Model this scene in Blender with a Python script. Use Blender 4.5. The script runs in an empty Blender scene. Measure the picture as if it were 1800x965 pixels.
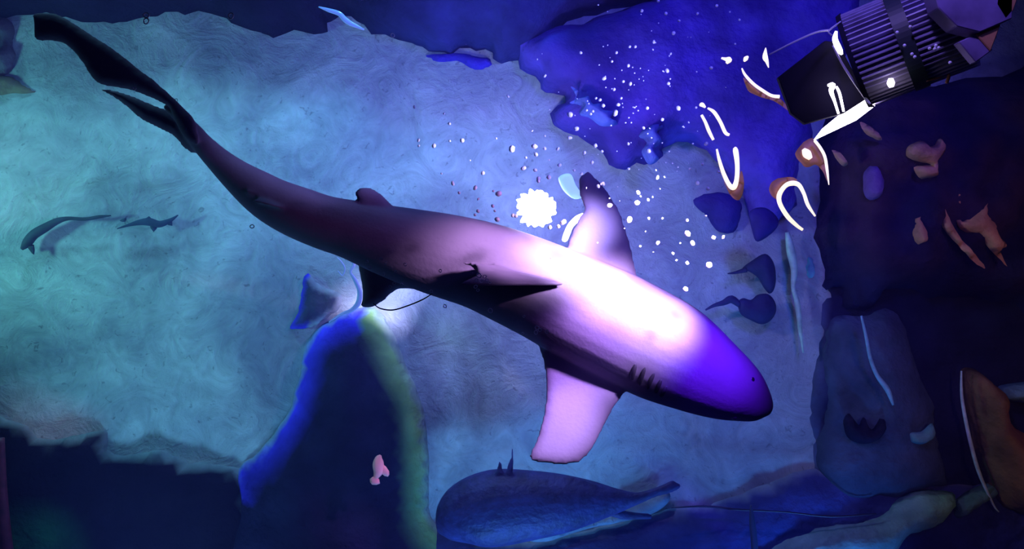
import bpy, bmesh, math, random
from mathutils import Vector, Matrix, noise
from mathutils.geometry import delaunay_2d_cdt
random.seed(7)
S = bpy.context.scene
COL = S.collection
H = 3.0                      # camera height above the water surface (m)
FLOOR = -1.30                # sandy bottom

def P(px, py, z=0.0):
    s = (H - z) / H / 600.0
    return Vector(((px - 900) * s, -(py - 482.5) * s, z))

# ------------------------------------------------------------------ camera
cd = bpy.data.cameras.new('camera'); cam = bpy.data.objects.new('camera', cd); COL.objects.link(cam)
cam.location = (0, 0, H); cam.rotation_euler = (0, 0, 0)
cd.sensor_width = 36; cd.lens = 36; cd.clip_end = 50
S.camera = cam
S.view_settings.view_transform = 'Standard'; S.view_settings.look = 'None'
S.view_settings.exposure = 0.0; S.view_settings.gamma = 1.0; S.view_settings.use_curve_mapping = False
S.cycles.volume_step_rate = 2.0
S.cycles.max_bounces = 5; S.cycles.volume_bounces = 1

# ------------------------------------------------------------------ world and lamps
w = bpy.data.worlds.new('world'); S.world = w; w.use_nodes = True
w.node_tree.nodes['Background'].inputs[0].default_value = (0.10, 0.12, 0.9, 1)
w.node_tree.nodes['Background'].inputs[1].default_value = 0.02

def lamp(name, kind, loc, aim, power, color, **kw):
    l = bpy.data.lights.new(name, kind); l.energy = power; l.color = color
    for k, v in kw.items(): setattr(l, k, v)
    o = bpy.data.objects.new(name, l); COL.objects.link(o); o.location = loc
    if aim is not None:
        o.rotation_euler = (Vector(aim) - Vector(loc)).to_track_quat('-Z', 'Y').to_euler()
    return o
R = math.radians
# added underwater spots out of frame, lighting the sand below the shark
for nm, loc, tx, ty, pw, c, ang in (('floor_fill_left', (-3.1, 0.2, -.38), 220, 330, 105, (0.17, 0.70, 0.72), 80),
                               ('floor_fill_back', (-1.7, 2.3, -.38), 300, 430, 150, (0.18, 0.60, 0.88), 70),
                               ('floor_fill_front', (-1.5, -2.3, -.38), 420, 330, 170, (0.17, 0.50, 1.0), 60),
                               ('floor_fill_middle_back', (-0.3, 2.3, -.38), 700, 560, 150, (0.12, 0.42, 1.0), 62),
                               ('floor_fill_middle_front', (0.1, -2.3, -.38), 880, 520, 190, (0.09, 0.34, 1.0), 58),
                               ('floor_fill_right_front', (1.5, -2.3, -.38), 1230, 560, 120, (0.06, 0.24, 1.0), 50)):
    lamp(nm, 'SPOT', loc, P(tx, ty, FLOOR), pw, c, spot_size=R(ang), spot_blend=1.0, shadow_soft_size=0.10)
lamp('blue_fill', 'SPOT', (1.3, 1.9, 1.9), P(1130, 200, FLOOR), 330, (0.10, 0.08, 1.0),
     spot_size=R(56), spot_blend=1.0, shadow_soft_size=0.25)  # added blue spot that tints the reef
# the show lamp in the upper right corner: an array of narrow violet beams onto the shark
LZ = 0.50
beam_from = P(1405, 232, LZ - 0.06)
for nm, tx, ty, pw, c, ang in (('show_beam', 1010, 440, 1050, (0.74, 0.60, 1.0), 18), ('show_beam_middle', 1085, 500, 900, (0.72, 0.56, 1.0), 20), ('show_beam_upper_fin', 1068, 376, 950, (0.48, 0.46, 1.0), 14), ('show_beam_rear', 865, 440, 420, (0.74, 0.52, 0.9), 17),
                               ('show_beam_head', 1160, 560, 850, (0.58, 0.46, 1.0), 20), ('show_beam_tail', 660, 385, 30, (0.62, 0.30, 0.85), 16),
                               ('show_beam_nose', 1250, 640, 330, (0.13, 0.012, 1.0), 26), ('show_beam_fin', 1010, 715, 560, (0.60, 0.46, 1.0), 15), ('show_beam_flank', 1040, 590, 260, (0.50, 0.26, 1.0), 20)):
    lamp(nm, 'SPOT', beam_from, P(tx, ty, -0.2), pw, c, spot_size=R(ang), spot_blend=1.0, shadow_soft_size=0.05)
lamp('show_beam_left', 'SPOT', beam_from, P(850, 262, 0), 170, (0.45, 0.42, 1.0), spot_size=R(14), spot_blend=1.0, shadow_soft_size=0.03)
lamp('lamp_body_fill', 'SPOT', (0.1, 1.7, 1.8), P(1590, 60, 0.6), 110, (0.32, 0.22, 1.0), spot_size=R(24), spot_blend=1.0, shadow_soft_size=0.1)  # added spot to brighten the lamp body
lamp('show_beam_side', 'SPOT', beam_from, P(1060, 170, 0), 90, (0.22, 0.22, 1.0),
     spot_size=R(54), spot_blend=1.0, shadow_soft_size=0.03)

lamp('warm_fill', 'SPOT', (2.2, 0.0, 2.0), P(1690, 560, FLOOR), 32, (1.0, 0.48, 0.25), spot_size=R(40), spot_blend=1.0, shadow_soft_size=0.1)  # added warm spot to bring out the tan sponges and brown slab

# ------------------------------------------------------------------ materials
def M(name, col, rough=0.6, noise_scale=None, noise_amt=0.3, bump=0.0, bump_scale=60, emit=None, strength=1, metal=0, attr=False, spec=0.5, detail=6):
    m = bpy.data.materials.new(name); m.use_nodes = True
    nt = m.node_tree; n = nt.nodes; b = n['Principled BSDF']
    b.inputs['Roughness'].default_value = rough; b.inputs['Metallic'].default_value = metal
    b.inputs['Specular IOR Level'].default_value = spec
    b.inputs['Base Color'].default_value = (*col, 1)
    tc = n.new('ShaderNodeTexCoord')
    src = None
    if attr:
        a = n.new('ShaderNodeAttribute'); a.attribute_name = 'Col'; src = a.outputs['Color']
    if noise_scale:
        t = n.new('ShaderNodeTexNoise'); t.inputs['Scale'].default_value = noise_scale; t.inputs['Detail'].default_value = detail
        nt.links.new(tc.outputs['Object'], t.inputs['Vector'])
        r = n.new('ShaderNodeMapRange'); r.inputs[1].default_value = 0.3; r.inputs[2].default_value = 0.7
        r.inputs[3].default_value = 1 - noise_amt; r.inputs[4].default_value = 1 + noise_amt
        nt.links.new(t.outputs['Fac'], r.inputs[0])
        v = n.new('ShaderNodeVectorMath'); v.operation = 'SCALE'
        if src is not None: nt.links.new(src, v.inputs[0])
        else: v.inputs[0].default_value = col
        nt.links.new(r.outputs[0], v.inputs['Scale']); src = v.outputs[0]
    if src is not None: nt.links.new(src, b.inputs['Base Color'])
    if bump:
        t2 = n.new('ShaderNodeTexNoise'); t2.inputs['Scale'].default_value = bump_scale; t2.inputs['Detail'].default_value = 5
        nt.links.new(tc.outputs['Object'], t2.inputs['Vector'])
        bp = n.new('ShaderNodeBump'); bp.inputs['Strength'].default_value = bump; bp.inputs['Distance'].default_value = 0.02
        nt.links.new(t2.outputs['Fac'], bp.inputs['Height']); nt.links.new(bp.outputs[0], b.inputs['Normal'])
    if emit:
        b.inputs['Emission Color'].default_value = (*emit, 1); b.inputs['Emission Strength'].default_value = strength
    return m

def sand_material():
    m = bpy.data.materials.new('sand'); m.use_nodes = True
    nt = m.node_tree; n = nt.nodes; L = nt.links; b = n['Principled BSDF']
    b.inputs['Roughness'].default_value = 0.9; b.inputs['Specular IOR Level'].default_value = 0.1
    tc = n.new('ShaderNodeTexCoord')
    big = n.new('ShaderNodeTexNoise'); big.inputs['Scale'].default_value = 1.6; big.inputs['Detail'].default_value = 8
    big.inputs['Distortion'].default_value = 1.4
    L.new(tc.outputs['Object'], big.inputs['Vector'])
    cr = n.new('ShaderNodeValToRGB')
    cr.color_ramp.elements[0].position = 0.30; cr.color_ramp.elements[0].color = (0.21, 0.26, 0.31, 1)
    cr.color_ramp.elements[1].position = 0.66; cr.color_ramp.elements[1].color = (0.44, 0.55, 0.56, 1)
    L.new(big.outputs['Fac'], cr.inputs[0])
    # swirled fine streaks
    sw = n.new('ShaderNodeTexNoise'); sw.inputs['Scale'].default_value = 6; sw.inputs['Distortion'].default_value = 3.0; sw.inputs['Detail'].default_value = 9
    sw.inputs['Roughness'].default_value = 0.65
    L.new(tc.outputs['Object'], sw.inputs['Vector'])
    r2 = n.new('ShaderNodeMapRange'); r2.inputs[1].default_value = 0.35; r2.inputs[2].default_value = 0.65; r2.inputs[3].default_value = 0.82; r2.inputs[4].default_value = 1.12
    L.new(sw.outputs['Fac'], r2.inputs[0])
    # dark flecks
    fl = n.new('ShaderNodeTexNoise'); fl.inputs['Scale'].default_value = 34; fl.inputs['Detail'].default_value = 3; fl.inputs['Distortion'].default_value = 1.2
    L.new(tc.outputs['Object'], fl.inputs['Vector'])
    r3 = n.new('ShaderNodeMapRange'); r3.inputs[1].default_value = 0.28; r3.inputs[2].default_value = 0.36; r3.inputs[3].default_value = 0.62; r3.inputs[4].default_value = 1.0
    L.new(fl.outputs['Fac'], r3.inputs[0])
    mu = n.new('ShaderNodeMath'); mu.operation = 'MULTIPLY'; L.new(r2.outputs[0], mu.inputs[0]); L.new(r3.outputs[0], mu.inputs[1])
    v = n.new('ShaderNodeVectorMath'); v.operation = 'SCALE'; L.new(cr.outputs[0], v.inputs[0]); L.new(mu.outputs[0], v.inputs['Scale'])
    L.new(v.outputs[0], b.inputs['Base Color'])
    fb = n.new('ShaderNodeTexNoise'); fb.inputs['Scale'].default_value = 42; fb.inputs['Detail'].default_value = 4; fb.inputs['Distortion'].default_value = 1.6
    L.new(tc.outputs['Object'], fb.inputs['Vector'])
    ad = n.new('ShaderNodeMath'); ad.operation = 'MULTIPLY_ADD'; ad.inputs[1].default_value = 0.28
    L.new(fb.outputs['Fac'], ad.inputs[0]); L.new(sw.outputs['Fac'], ad.inputs[2])
    bp = n.new('ShaderNodeBump'); bp.inputs['Strength'].default_value = 0.5; bp.inputs['Distance'].default_value = 0.03
    L.new(ad.outputs[0], bp.inputs['Height']); L.new(bp.outputs[0], b.inputs['Normal'])
    return m

m_sand = sand_material()
m_wall = M('tank_wall_paint', (0.05, 0.06, 0.12), 0.8, 4, 0.3)
m_col = M('rock_surface', (0.5, 0.5, 0.5), 0.9, 7, 0.35, 0.6, 30, attr=True, spec=0.03)
m_soft = M('animal_skin', (0.5, 0.5, 0.5), 0.7, 14, 0.22, 0.15, 40, attr=True, spec=0.2)
m_shark = M('shark_skin', (0.125, 0.088, 0.155), 0.62, 5, 0.16, 0.08, 90, spec=0.15)
m_slit = M('gill_slit_shadow', (0.012, 0.004, 0.02), 0.8)
m_eye = M('eye_black', (0.01, 0.01, 0.015), 0.15)
m_bub = M('bubble_film', (0.92, 0.92, 0.97), 0.25)
m_ring = M('clear_bubble_film', (0.45, 0.45, 0.6), 0.15, spec=0.8)
m_metal = M('dark_anodised_metal', (0.30, 0.26, 0.42), 0.45, 30, 0.2)
m_band = M('rubber_band', (0.02, 0.03, 0.04), 0.5)
m_hood = M('black_painted_hood', (0.012, 0.01, 0.03), 0.7, spec=0.1)
m_hot = M('lamp_and_glint_glow', (1, 1, 1), 0.5, emit=(0.86, 0.78, 1.0), strength=9)
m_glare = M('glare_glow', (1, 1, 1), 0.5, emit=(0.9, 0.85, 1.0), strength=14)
m_warm = M('warm_reflection_glow', (1, 1, 1), 0.5, emit=(1.0, 0.84, 0.60), strength=1.1)
m_amber = M('amber_reflection_edge', (0.30, 0.12, 0.10), 0.6, 20, 0.4, emit=(0.30, 0.12, 0.12), strength=0.22)
m_plastic = M('violet_grey_plastic', (0.22, 0.16, 0.34), 0.4, 12, 0.4)
m_wood = M('orange_brown_bracket', (0.60, 0.28, 0.12), 0.6, 18, 0.4)
m_cable = M('pale_cable', (0.5, 0.48, 0.6), 0.4)
m_water = bpy.data.materials.new('tank_water'); m_water.use_nodes = True
nt = m_water.node_tree; nt.nodes.remove(nt.nodes['Principled BSDF'])
vs = nt.nodes.new('ShaderNodeVolumeScatter'); vs.inputs['Color'].default_value = (0.35, 0.27, 1.0, 1)
vs.inputs['Density'].default_value = 0.065; vs.inputs['Anisotropy'].default_value = 0.25
nt.links.new(vs.outputs[0], nt.nodes['Material Output'].inputs['Volume'])

# ------------------------------------------------------------------ helpers
def tag(o, label, cat, group=None, kind=None):
    if label: o['label'] = label
    if cat: o['category'] = cat
    if group: o['group'] = group
    if kind: o['kind'] = kind
    return o
def root(name, loc, label, cat, group=None):
    o = bpy.data.objects.new(name, None); COL.objects.link(o); o.location = loc; o.empty_display_size = 0.05
    return tag(o, label, cat, group)
def link(name, bm, mat, parent=None, smooth=True):
    me = bpy.data.meshes.new(name); bm.normal_update(); bm.to_mesh(me); bm.free()
    if smooth:
        for p in me.polygons: p.use_smooth = True
    me.materials.append(mat)
    o = bpy.data.objects.new(name, me); COL.objects.link(o)
    if parent is not None:
        o.parent = parent; o.matrix_parent_inverse = Matrix.Translation(parent.location).inverted()
    return o
def origin_to(o, loc):
    loc = Vector(loc)
    o.data.transform(Matrix.Translation(-loc)); o.location = loc
    return o
def smooth_poly(pts, sub=5, closed=True):
    out = []; n = len(pts)
    rng = range(n if closed else n - 1)
    for i in rng:
        if closed: a, b, c, d = (pts[(i + k) % n] for k in (-1, 0, 1, 2))
        else: a, b, c, d = pts[max(i - 1, 0)], pts[i], pts[i + 1], pts[min(i + 2, n - 1)]
        for s in range(sub):
            t = s / sub
            out.append(tuple(0.5 * ((2 * b[k]) + (-a[k] + c[k]) * t + (2 * a[k] - 5 * b[k] + 4 * c[k] - d[k]) * t * t + (-a[k] + 3 * b[k] - 3 * c[k] + d[k]) * t ** 3) for k in range(len(b))))
    if not closed: out.append(tuple(pts[-1]))
    return out
def inside(p, poly):
    c = False; n = len(poly)
    for i in range(n):
        x1, y1 = poly[i]; x2, y2 = poly[i - 1]
        if (y1 > p[1]) != (y2 > p[1]) and p[0] < (x2 - x1) * (p[1] - y1) / (y2 - y1) + x1: c = not c
    return c
def dist(p, poly):
    best = 1e9; n = len(poly)
    for i in range(n):
        x1, y1 = poly[i - 1]; x2, y2 = poly[i]
        dx, dy = x2 - x1, y2 - y1; l = dx * dx + dy * dy
        t = 0 if l == 0 else max(0, min(1, ((p[0] - x1) * dx + (p[1] - y1) * dy) / l))
        d = (p[0] - x1 - t * dx) ** 2 + (p[1] - y1 - t * dy) ** 2
        if d < best: best = d
    return math.sqrt(best)
def fbm(x, y, s, seed=0):
    return noise.fractal(Vector((x * s + seed * 7.3, y * s - seed * 3.1, seed)), 1.0, 2.0, 4)

def slab(outline_px, z0, top, bot, step=14, sub=4, jitter=0.0, seed=0, col=None, bm=None):
    """closed solid from an outline: top(px,py,d) and bot(px,py,d) give metres above z0, d = pixels in from the outline"""
    pl = smooth_poly(outline_px, sub) if sub > 1 else list(outline_px)
    if jitter:
        pl = [(x + jitter * noise.noise(Vector((x * .03, y * .03, seed))) + jitter * .5 * noise.noise(Vector((x * .11, y * .11, seed + 4))),
               y + jitter * noise.noise(Vector((x * .03, y * .03, seed + 9))) + jitter * .5 * noise.noise(Vector((x * .11, y * .11, seed + 14)))) for x, y in pl]
    xs = [p[0] for p in pl]; ys = [p[1] for p in pl]
    pts = list(pl); n = len(pl)
    y = min(ys); row = 0
    while y < max(ys):
        x = min(xs) + (step / 2 if row % 2 else 0)
        while x < max(xs):
            q = (x + random.uniform(-1, 1) * step * .12, y + random.uniform(-1, 1) * step * .12)
            if inside(q, pl) and dist(q, pl) > step * .4: pts.append(q)
            x += step
        y += step * .87; row += 1
    vo, eo, fo, ov, _, _ = delaunay_2d_cdt([Vector(p) for p in pts], [(i, (i + 1) % n) for i in range(n)], [], 1, 1e-4)
    fresh = bm is None
    if fresh: bm = bmesh.new()
    lay = bm.verts.layers.float_color.get('Col') or bm.verts.layers.float_color.new('Col')
    T, B = [], []
    for v in vo:
        d = dist(v, pl); edge = d < 0.01
        zt = top(v.x, v.y, d); zb = bot(v.x, v.y, d)
        if edge: zt = zb = (zt + zb) / 2
        a = bm.verts.new(P(v.x, v.y, z0) + Vector((0, 0, zt)))
        b = a if edge else bm.verts.new(P(v.x, v.y, z0) + Vector((0, 0, zb)))
        if col:
            c = col(v.x, v.y, d)
            a[lay] = (*c, 1)
            if not edge: b[lay] = (*c, 1)
        T.append(a); B.append(b)
    for f in fo:
        c = sum((vo[i] for i in f), Vector((0, 0))) / len(f)
        if not inside(c, pl): continue
        t = [T[i] for i in f]; b = [B[i] for i in f]
        try: bm.faces.new(t)
        except ValueError: pass
        try: bm.faces.new(b[::-1])
        except ValueError: pass
    return bm

def mixc(a, b, t):
    t = max(0, min(1, t)); return tuple(a[k] * (1 - t) + b[k] * t for k in range(3))
SAND = (0.30, 0.38, 0.42)
def rock(name, label, cat, outline, height, colour, soft=40, rough=0.03, step=16, jitter=6, seed=1, fringe=None, group=None, z0=FLOOR, scale=2.0, mat=None):
    """a mound standing on the sand; fringe(px,py) may give a coloured band near its edge"""
    def top(x, y, d):
        k = 1 - math.exp(-d / soft)
        return height * k + rough * min(1, d / 20) * fbm(x / 330, y / 330, scale * 2, seed) - 0.004
    def bot(x, y, d): return -0.03
    def col(x, y, d):
        c = colour(x, y, d) if callable(colour) else colour
        return fringe(x, y, d, c) if fringe else c
    bm = slab(outline, z0, top, bot, step, 4, jitter, seed, col)
    o = link(name, bm, mat or m_col)
    xs = [p[0] for p in outline]; ys = [p[1] for p in outline]
    origin_to(o, P(sum(xs) / len(xs), sum(ys) / len(ys), z0))
    return tag(o, label, cat, group)

def tube_bm(pts, radii, seg=10, bm=None, flat=1.0):
    """closed tube along world points"""
    bm = bm or bmesh.new(); rings = []; n = len(pts)
    pts = [Vector(p) for p in pts]
    for i, p in enumerate(pts):
        t = (pts[min(i + 1, n - 1)] - pts[max(i - 1, 0)]).normalized()
        side = t.cross(Vector((0, 0, 1)))
        side = side.normalized() if side.length > 1e-5 else Vector((1, 0, 0))
        up = side.cross(t).normalized()
        r = radii[i] if hasattr(radii, '__len__') else radii
        rings.append([bm.verts.new(p + side * r * math.cos(a) + up * r * flat * math.sin(a)) for a in [2 * math.pi * k / seg for k in range(seg)]])
    for a, b in zip(rings, rings[1:]):
        for k in range(seg): bm.faces.new((a[k], a[(k + 1) % seg], b[(k + 1) % seg], b[k]))
    bm.faces.new(rings[0][::-1]); bm.faces.new(rings[-1])
    return bm
def ptube(px, z, r_px, name, mat, parent=None, seg=8, sub=5, flat=1.0):
    """tube through pixel points (x, y[, radius]) at one depth"""
    q = [(a[0], a[1], a[2] if len(a) > 2 else r_px) for a in px]
    q = smooth_poly(q, sub, closed=False)
    k = (H - z) / H / 600
    return link(name, tube_bm([P(a[0], a[1], z) for a in q], [max(.0006, a[2] * k) for a in q], seg, flat=flat), mat, parent)

# ------------------------------------------------------------------ the tank
bm = bmesh.new()
bmesh.ops.create_grid(bm, x_segments=160, y_segments=120, size=1)
for v in bm.verts:
    x, y = v.co.x * 3.2, v.co.y * 2.4
    v.co = (x, y, FLOOR + 0.012 * noise.fractal(Vector((x, y, 0)) * 2.5, 1, 2, 4))
tag(link('floor', bm, m_sand), None, None, kind='structure')
def box(name, a, b, mat, parent=None):
    bm = bmesh.new(); bmesh.ops.create_cube(bm, size=1)
    a, b = Vector(a), Vector(b)
    for v in bm.verts: v.co = Vector([(a[k] + b[k]) / 2 + v.co[k] * (b[k] - a[k]) for k in range(3)])
    return link(name, bm, mat, parent, smooth=False)
for nm, a, b in (('wall_left', (-3.3, -2.4, FLOOR - .1), (-3.2, 2.4, .12)), ('wall_right', (3.2, -2.4, FLOOR - .1), (3.3, 2.4, .12)),
                 ('wall_front', (-3.3, -2.5, FLOOR - .1), (3.3, -2.4, .12)), ('wall_back', (-3.3, 2.4, FLOOR - .1), (3.3, 2.5, .12))):
    tag(box(nm, a, b, m_wall), None, None, kind='structure')
wt = box('water', (-3.19, -2.39, FLOOR + 0.0), (3.19, 2.39, -0.002), m_water)
tag(wt, None, None, kind='stuff')
tag(wt, 'hazy blue violet water filling the tank over the sand', 'water')

NAVY = (0.010, 0.008, 0.022); VIO = (0.045, 0.03, 0.30)
# dark ledge along the top of the frame
rock('dark_ledge', 'dark navy rock ledge along the whole top edge of the tank', 'rock',
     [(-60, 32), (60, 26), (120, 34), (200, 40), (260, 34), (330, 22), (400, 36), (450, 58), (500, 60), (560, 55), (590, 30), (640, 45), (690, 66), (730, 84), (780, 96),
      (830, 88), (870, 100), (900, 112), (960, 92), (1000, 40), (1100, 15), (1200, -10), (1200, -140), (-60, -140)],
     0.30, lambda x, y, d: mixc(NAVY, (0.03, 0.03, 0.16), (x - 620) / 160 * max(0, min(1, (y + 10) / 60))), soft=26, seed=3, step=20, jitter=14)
# reef, upper middle, with blue light and haze put into its colour
def reef_haze_col(x, y, d): return mixc((0.12, 0.07, 0.50), (0.05, 0.03, 0.24), fbm(x / 300, y / 300, 2, 5) + .3 + (300 - y) / 900)
rock('reef_rock', 'broad reef rock painted in blue haze light under the bubble cluster, upper middle', 'rock',
     [(900, 66), (1000, 40), (1100, 12), (1300, -60), (1500, -60), (1480, 120), (1420, 250), (1400, 330), (1370, 395), (1325, 425), (1310, 360), (1270, 300), (1225, 262),
      (1180, 255), (1150, 285), (1085, 298), (1055, 265), (1015, 245), (965, 215), (990, 170), (950, 160), (930, 130), (890, 95)],
     0.22, reef_haze_col, soft=16, seed=5, step=18, jitter=20)
rock('reef_rock', 'bright blue flat rock below the top ledge, left of the bubble cluster', 'rock',
     [(738, 100), (775, 92), (830, 95), (872, 105), (862, 118), (830, 124), (800, 110), (765, 112)],
     0.05, (0.045, 0.03, 0.42), soft=12, seed=8, step=9, jitter=6)
rock('reef_rock', 'rounded dark blue rock left of the two small rays', 'rock',
     [(1215, 350), (1260, 335), (1300, 350), (1305, 385), (1290, 410), (1262, 408), (1240, 385)],
     0.09, (0.04, 0.03, 0.22), soft=12, seed=9, step=10, jitter=4)
for k, (lab, ol) in enumerate((
    ('pale blue branching coral sprig at the reef edge', [(1003, 150), (1018, 160), (1012, 172), (1035, 168), (1040, 180), (1060, 175), (1058, 190), (1088, 196), (1075, 208), (1092, 216), (1060, 222), (1040, 208), (1020, 198), (1022, 184), (1004, 180), (1014, 170)]),
    ('pale blue feathery coral sprig right of the reef notch', [(1130, 225), (1150, 215), (1168, 222), (1155, 232), (1165, 246), (1152, 262), (1160, 280), (1140, 288), (1128, 266), (1140, 250), (1124, 240)]))):
    rock('coral_sprig', lab, 'coral', ol, 0.10, (0.13, 0.16, 0.52), soft=6, seed=20 + k, step=6, jitter=3, rough=.01, z0=FLOOR + 0.2)

# right hand dark reef
def dark_reef(x, y, d):
    c = mixc((0.015, 0.01, 0.05), (0.07, 0.035, 0.05), fbm(x / 250, y / 250, 3, 12) * 1.2 + .25)
    return mixc(c, (0.012, 0.016, 0.06), (y - 330) / 260)
rock('dark_reef_rock', 'large dark brown violet reef below the show lamp', 'rock',
     [(1500, 130), (1560, 160), (1640, 150), (1760, 130), (1880, 120), (1880, 560), (1760, 545), (1700, 520), (1640, 535), (1570, 515), (1520, 553), (1475, 545),
      (1468, 510), (1440, 520), (1448, 470), (1430, 420), (1440, 330), (1440, 240)],
     0.34, dark_reef, soft=40, seed=12, step=20, jitter=10, rough=.09)
ORG = (0.60, 0.30, 0.18)
for k, (lab, ol, zz) in enumerate((
    ('thin tan ridge slanting down the dark reef, left of the wide tan flap', [(1648, 362), (1660, 358), (1672, 392), (1690, 415), (1712, 440), (1735, 470), (1715, 460), (1688, 432), (1668, 410), (1655, 385)], .33),
    ('wide tan flap of sponge with a torn lower edge on the dark reef', [(1676, 338), (1688, 340), (1695, 390), (1740, 330), (1738, 365), (1755, 400), (1775, 430), (1760, 442), (1775, 468), (1745, 440), (1725, 415), (1692, 402), (1682, 370)], .33),
    ('mottled tan sponge with curled bands, right of the lamp beam', [(1598, 258), (1620, 245), (1640, 255), (1655, 240), (1665, 262), (1650, 285), (1652, 308), (1625, 312), (1612, 292), (1640, 290), (1600, 278)], .36),
    ('small tan sponge just right of the warm light arc', [(1465, 262), (1478, 266), (1490, 285), (1482, 290), (1470, 278)], .30),
    ('dull tan sponge below the bright lamp strip', [(1515, 215), (1535, 222), (1555, 240), (1548, 246), (1525, 236)], .34),
    ('dim reddish sponge low on the dark reef', [(1608, 375), (1622, 380), (1632, 410), (1630, 432), (1612, 430), (1606, 400)], .30),
    ('faint violet pink sponge in the middle of the dark reef', [(1520, 300), (1545, 290), (1555, 315), (1550, 345), (1530, 350), (1518, 328)], .31))):
    rock('reef_sponge', lab, 'sponge', ol, 0.05, ORG if k != 6 else (0.22, 0.12, 0.36), soft=9, seed=30 + k, step=8, jitter=4, rough=.01, z0=FLOOR + zz)

# bottom left: cast shadow built as a mound, blue and green fringes painted on
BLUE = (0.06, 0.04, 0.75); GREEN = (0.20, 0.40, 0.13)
def shadow_fringe(x, y, d, c):
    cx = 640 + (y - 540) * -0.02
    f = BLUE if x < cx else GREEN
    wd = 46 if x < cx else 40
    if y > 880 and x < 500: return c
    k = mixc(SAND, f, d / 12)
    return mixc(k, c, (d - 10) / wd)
rock('shade_mound', 'tall dark navy shadow mound with blue fringe left and green fringe right', 'rock',
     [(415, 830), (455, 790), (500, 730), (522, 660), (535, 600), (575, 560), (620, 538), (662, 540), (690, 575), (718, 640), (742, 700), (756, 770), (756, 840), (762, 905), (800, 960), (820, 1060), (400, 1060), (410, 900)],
     0.24, (0.010, 0.011, 0.032), soft=60, seed=41, step=16, jitter=5, fringe=shadow_fringe)
def soft_edge(x, y, d, c): return mixc(SAND, c, d / 14)
rock('dark_ledge', 'low dark ledge with ragged top filling the bottom left corner', 'rock',
     [(-80, 742), (40, 742), (62, 762), (110, 765), (190, 752), (200, 788), (280, 785), (330, 810), (400, 815), (440, 850), (430, 1060), (-80, 1060)],
     0.12, lambda x, y, d: mixc((0.006, 0.005, 0.010), (0.01, 0.10, 0.05), 1.5 - math.hypot(x - 75, (y - 950) * 1.3) / 75), soft=30, seed=42, step=18, jitter=9, fringe=soft_edge)  # dark mound, greener near its lower left
rock('shade_mound', 'small dark wedge shaped refracted reflection with blue left edge beside the shark', 'rock',
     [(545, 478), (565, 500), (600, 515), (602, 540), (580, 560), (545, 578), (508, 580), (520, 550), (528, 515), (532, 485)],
     0.07, (0.03, 0.045, 0.08), soft=16, seed=43, step=8, jitter=3, fringe=lambda x, y, d, c: mixc(BLUE if x < 545 else SAND, c, (d - 2) / 12))  # dark refracted reflection built as a small mound
tag(ptube([(0, 770, 8), (3, 850, 9), (8, 920, 10), (14, 990, 12)], FLOOR + .2, 9, 'red_pipe', M('dark_red_paint', (0.16, 0.02, 0.05), .5, 30, .4)),
    'dark red upright pipe at the very left edge of the frame', 'pipe')
# bottom centre/right
rock('shade_bed', 'low dark navy bed of painted shade along the right side, around the brown slab', 'rock',
     [(1432, 478), (1500, 455), (1700, 450), (1950, 450), (1950, 900), (1700, 900), (1450, 880), (1425, 800), (1418, 700), (1432, 600)],
     0.05, (0.012, 0.015, 0.05), soft=40, seed=70, step=20, jitter=8, fringe=lambda x, y, d, c: mixc((0.10, 0.14, 0.25), c, d / 30))  # dark sheet over the sand, painted in place of shade
def deep(x, y, d): return mixc((0.025, 0.03, 0.10), (0.05, 0.07, 0.28), (x - 950) / 300 - (abs(x - 1250) / 500))
rock('sand_bank', 'dark blue slope of rock along the bottom below the large fish', 'rock',
     [(760, 1060), (770, 915), (840, 935), (930, 945), (1040, 925), (1120, 905), (1180, 890), (1240, 880), (1330, 850), (1420, 820), (1500, 800), (1560, 830), (1700, 830), (1900, 800), (1900, 1060)],
     0.10, deep, soft=30, seed=44, step=18, jitter=5, fringe=soft_edge)
rock('pale_rock', 'pale strip of bare rock lying under the large dark fish', 'rock',
     [(930, 948), (985, 925), (1050, 912), (1085, 900), (1110, 888), (1140, 872), (1170, 862), (1178, 880), (1150, 905), (1090, 920), (1020, 935), (960, 955)],
     0.04, (0.20, 0.26, 0.34), soft=12, seed=45, step=9, jitter=2, z0=FLOOR + .06)
rock('mossy_rock', 'long pale green mossy rock at the bottom right', 'rock',
     [(1320, 985), (1370, 950), (1430, 925), (1500, 914), (1545, 905), (1575, 882), (1610, 866), (1650, 862), (1680, 872), (1672, 905), (1640, 930), (1590, 945), (1550, 985)],
     0.12, lambda x, y, d: mixc((0.25, 0.50, 0.50), (0.25, 0.60, 0.32), (x - 1600) / 60), soft=22, seed=46, step=10, jitter=3, z0=FLOOR + .08)
rock('mossy_rock', 'dim green rock behind the pale green one, lower right', 'rock',
     [(1680, 880), (1720, 858), (1750, 850), (1755, 870), (1720, 895), (1680, 915)], 0.08, (0.12, 0.26, 0.24), soft=14, seed=47, step=9, jitter=3, z0=FLOOR + .08)
rock('rock_column', 'shadowy teal block of rock between the refraction edge and brown slab', 'rock',
     [(1440, 640), (1455, 560), (1500, 548), (1550, 530), (1590, 560), (1610, 640), (1640, 700), (1645, 760), (1665, 850), (1620, 862), (1560, 880), (1470, 880), (1430, 800), (1445, 720)],
     0.16, (0.06, 0.09, 0.16), soft=24, seed=48, step=14, jitter=4)
rock('teal_rock', 'small teal lit stone low on the right beside the rock column', 'rock',
     [(1600, 762), (1622, 760), (1642, 745), (1645, 768), (1625, 782), (1604, 778)], 0.05, (0.16, 0.36, 0.42), soft=8, seed=49, step=6, jitter=1, z0=FLOOR + .16)
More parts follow.
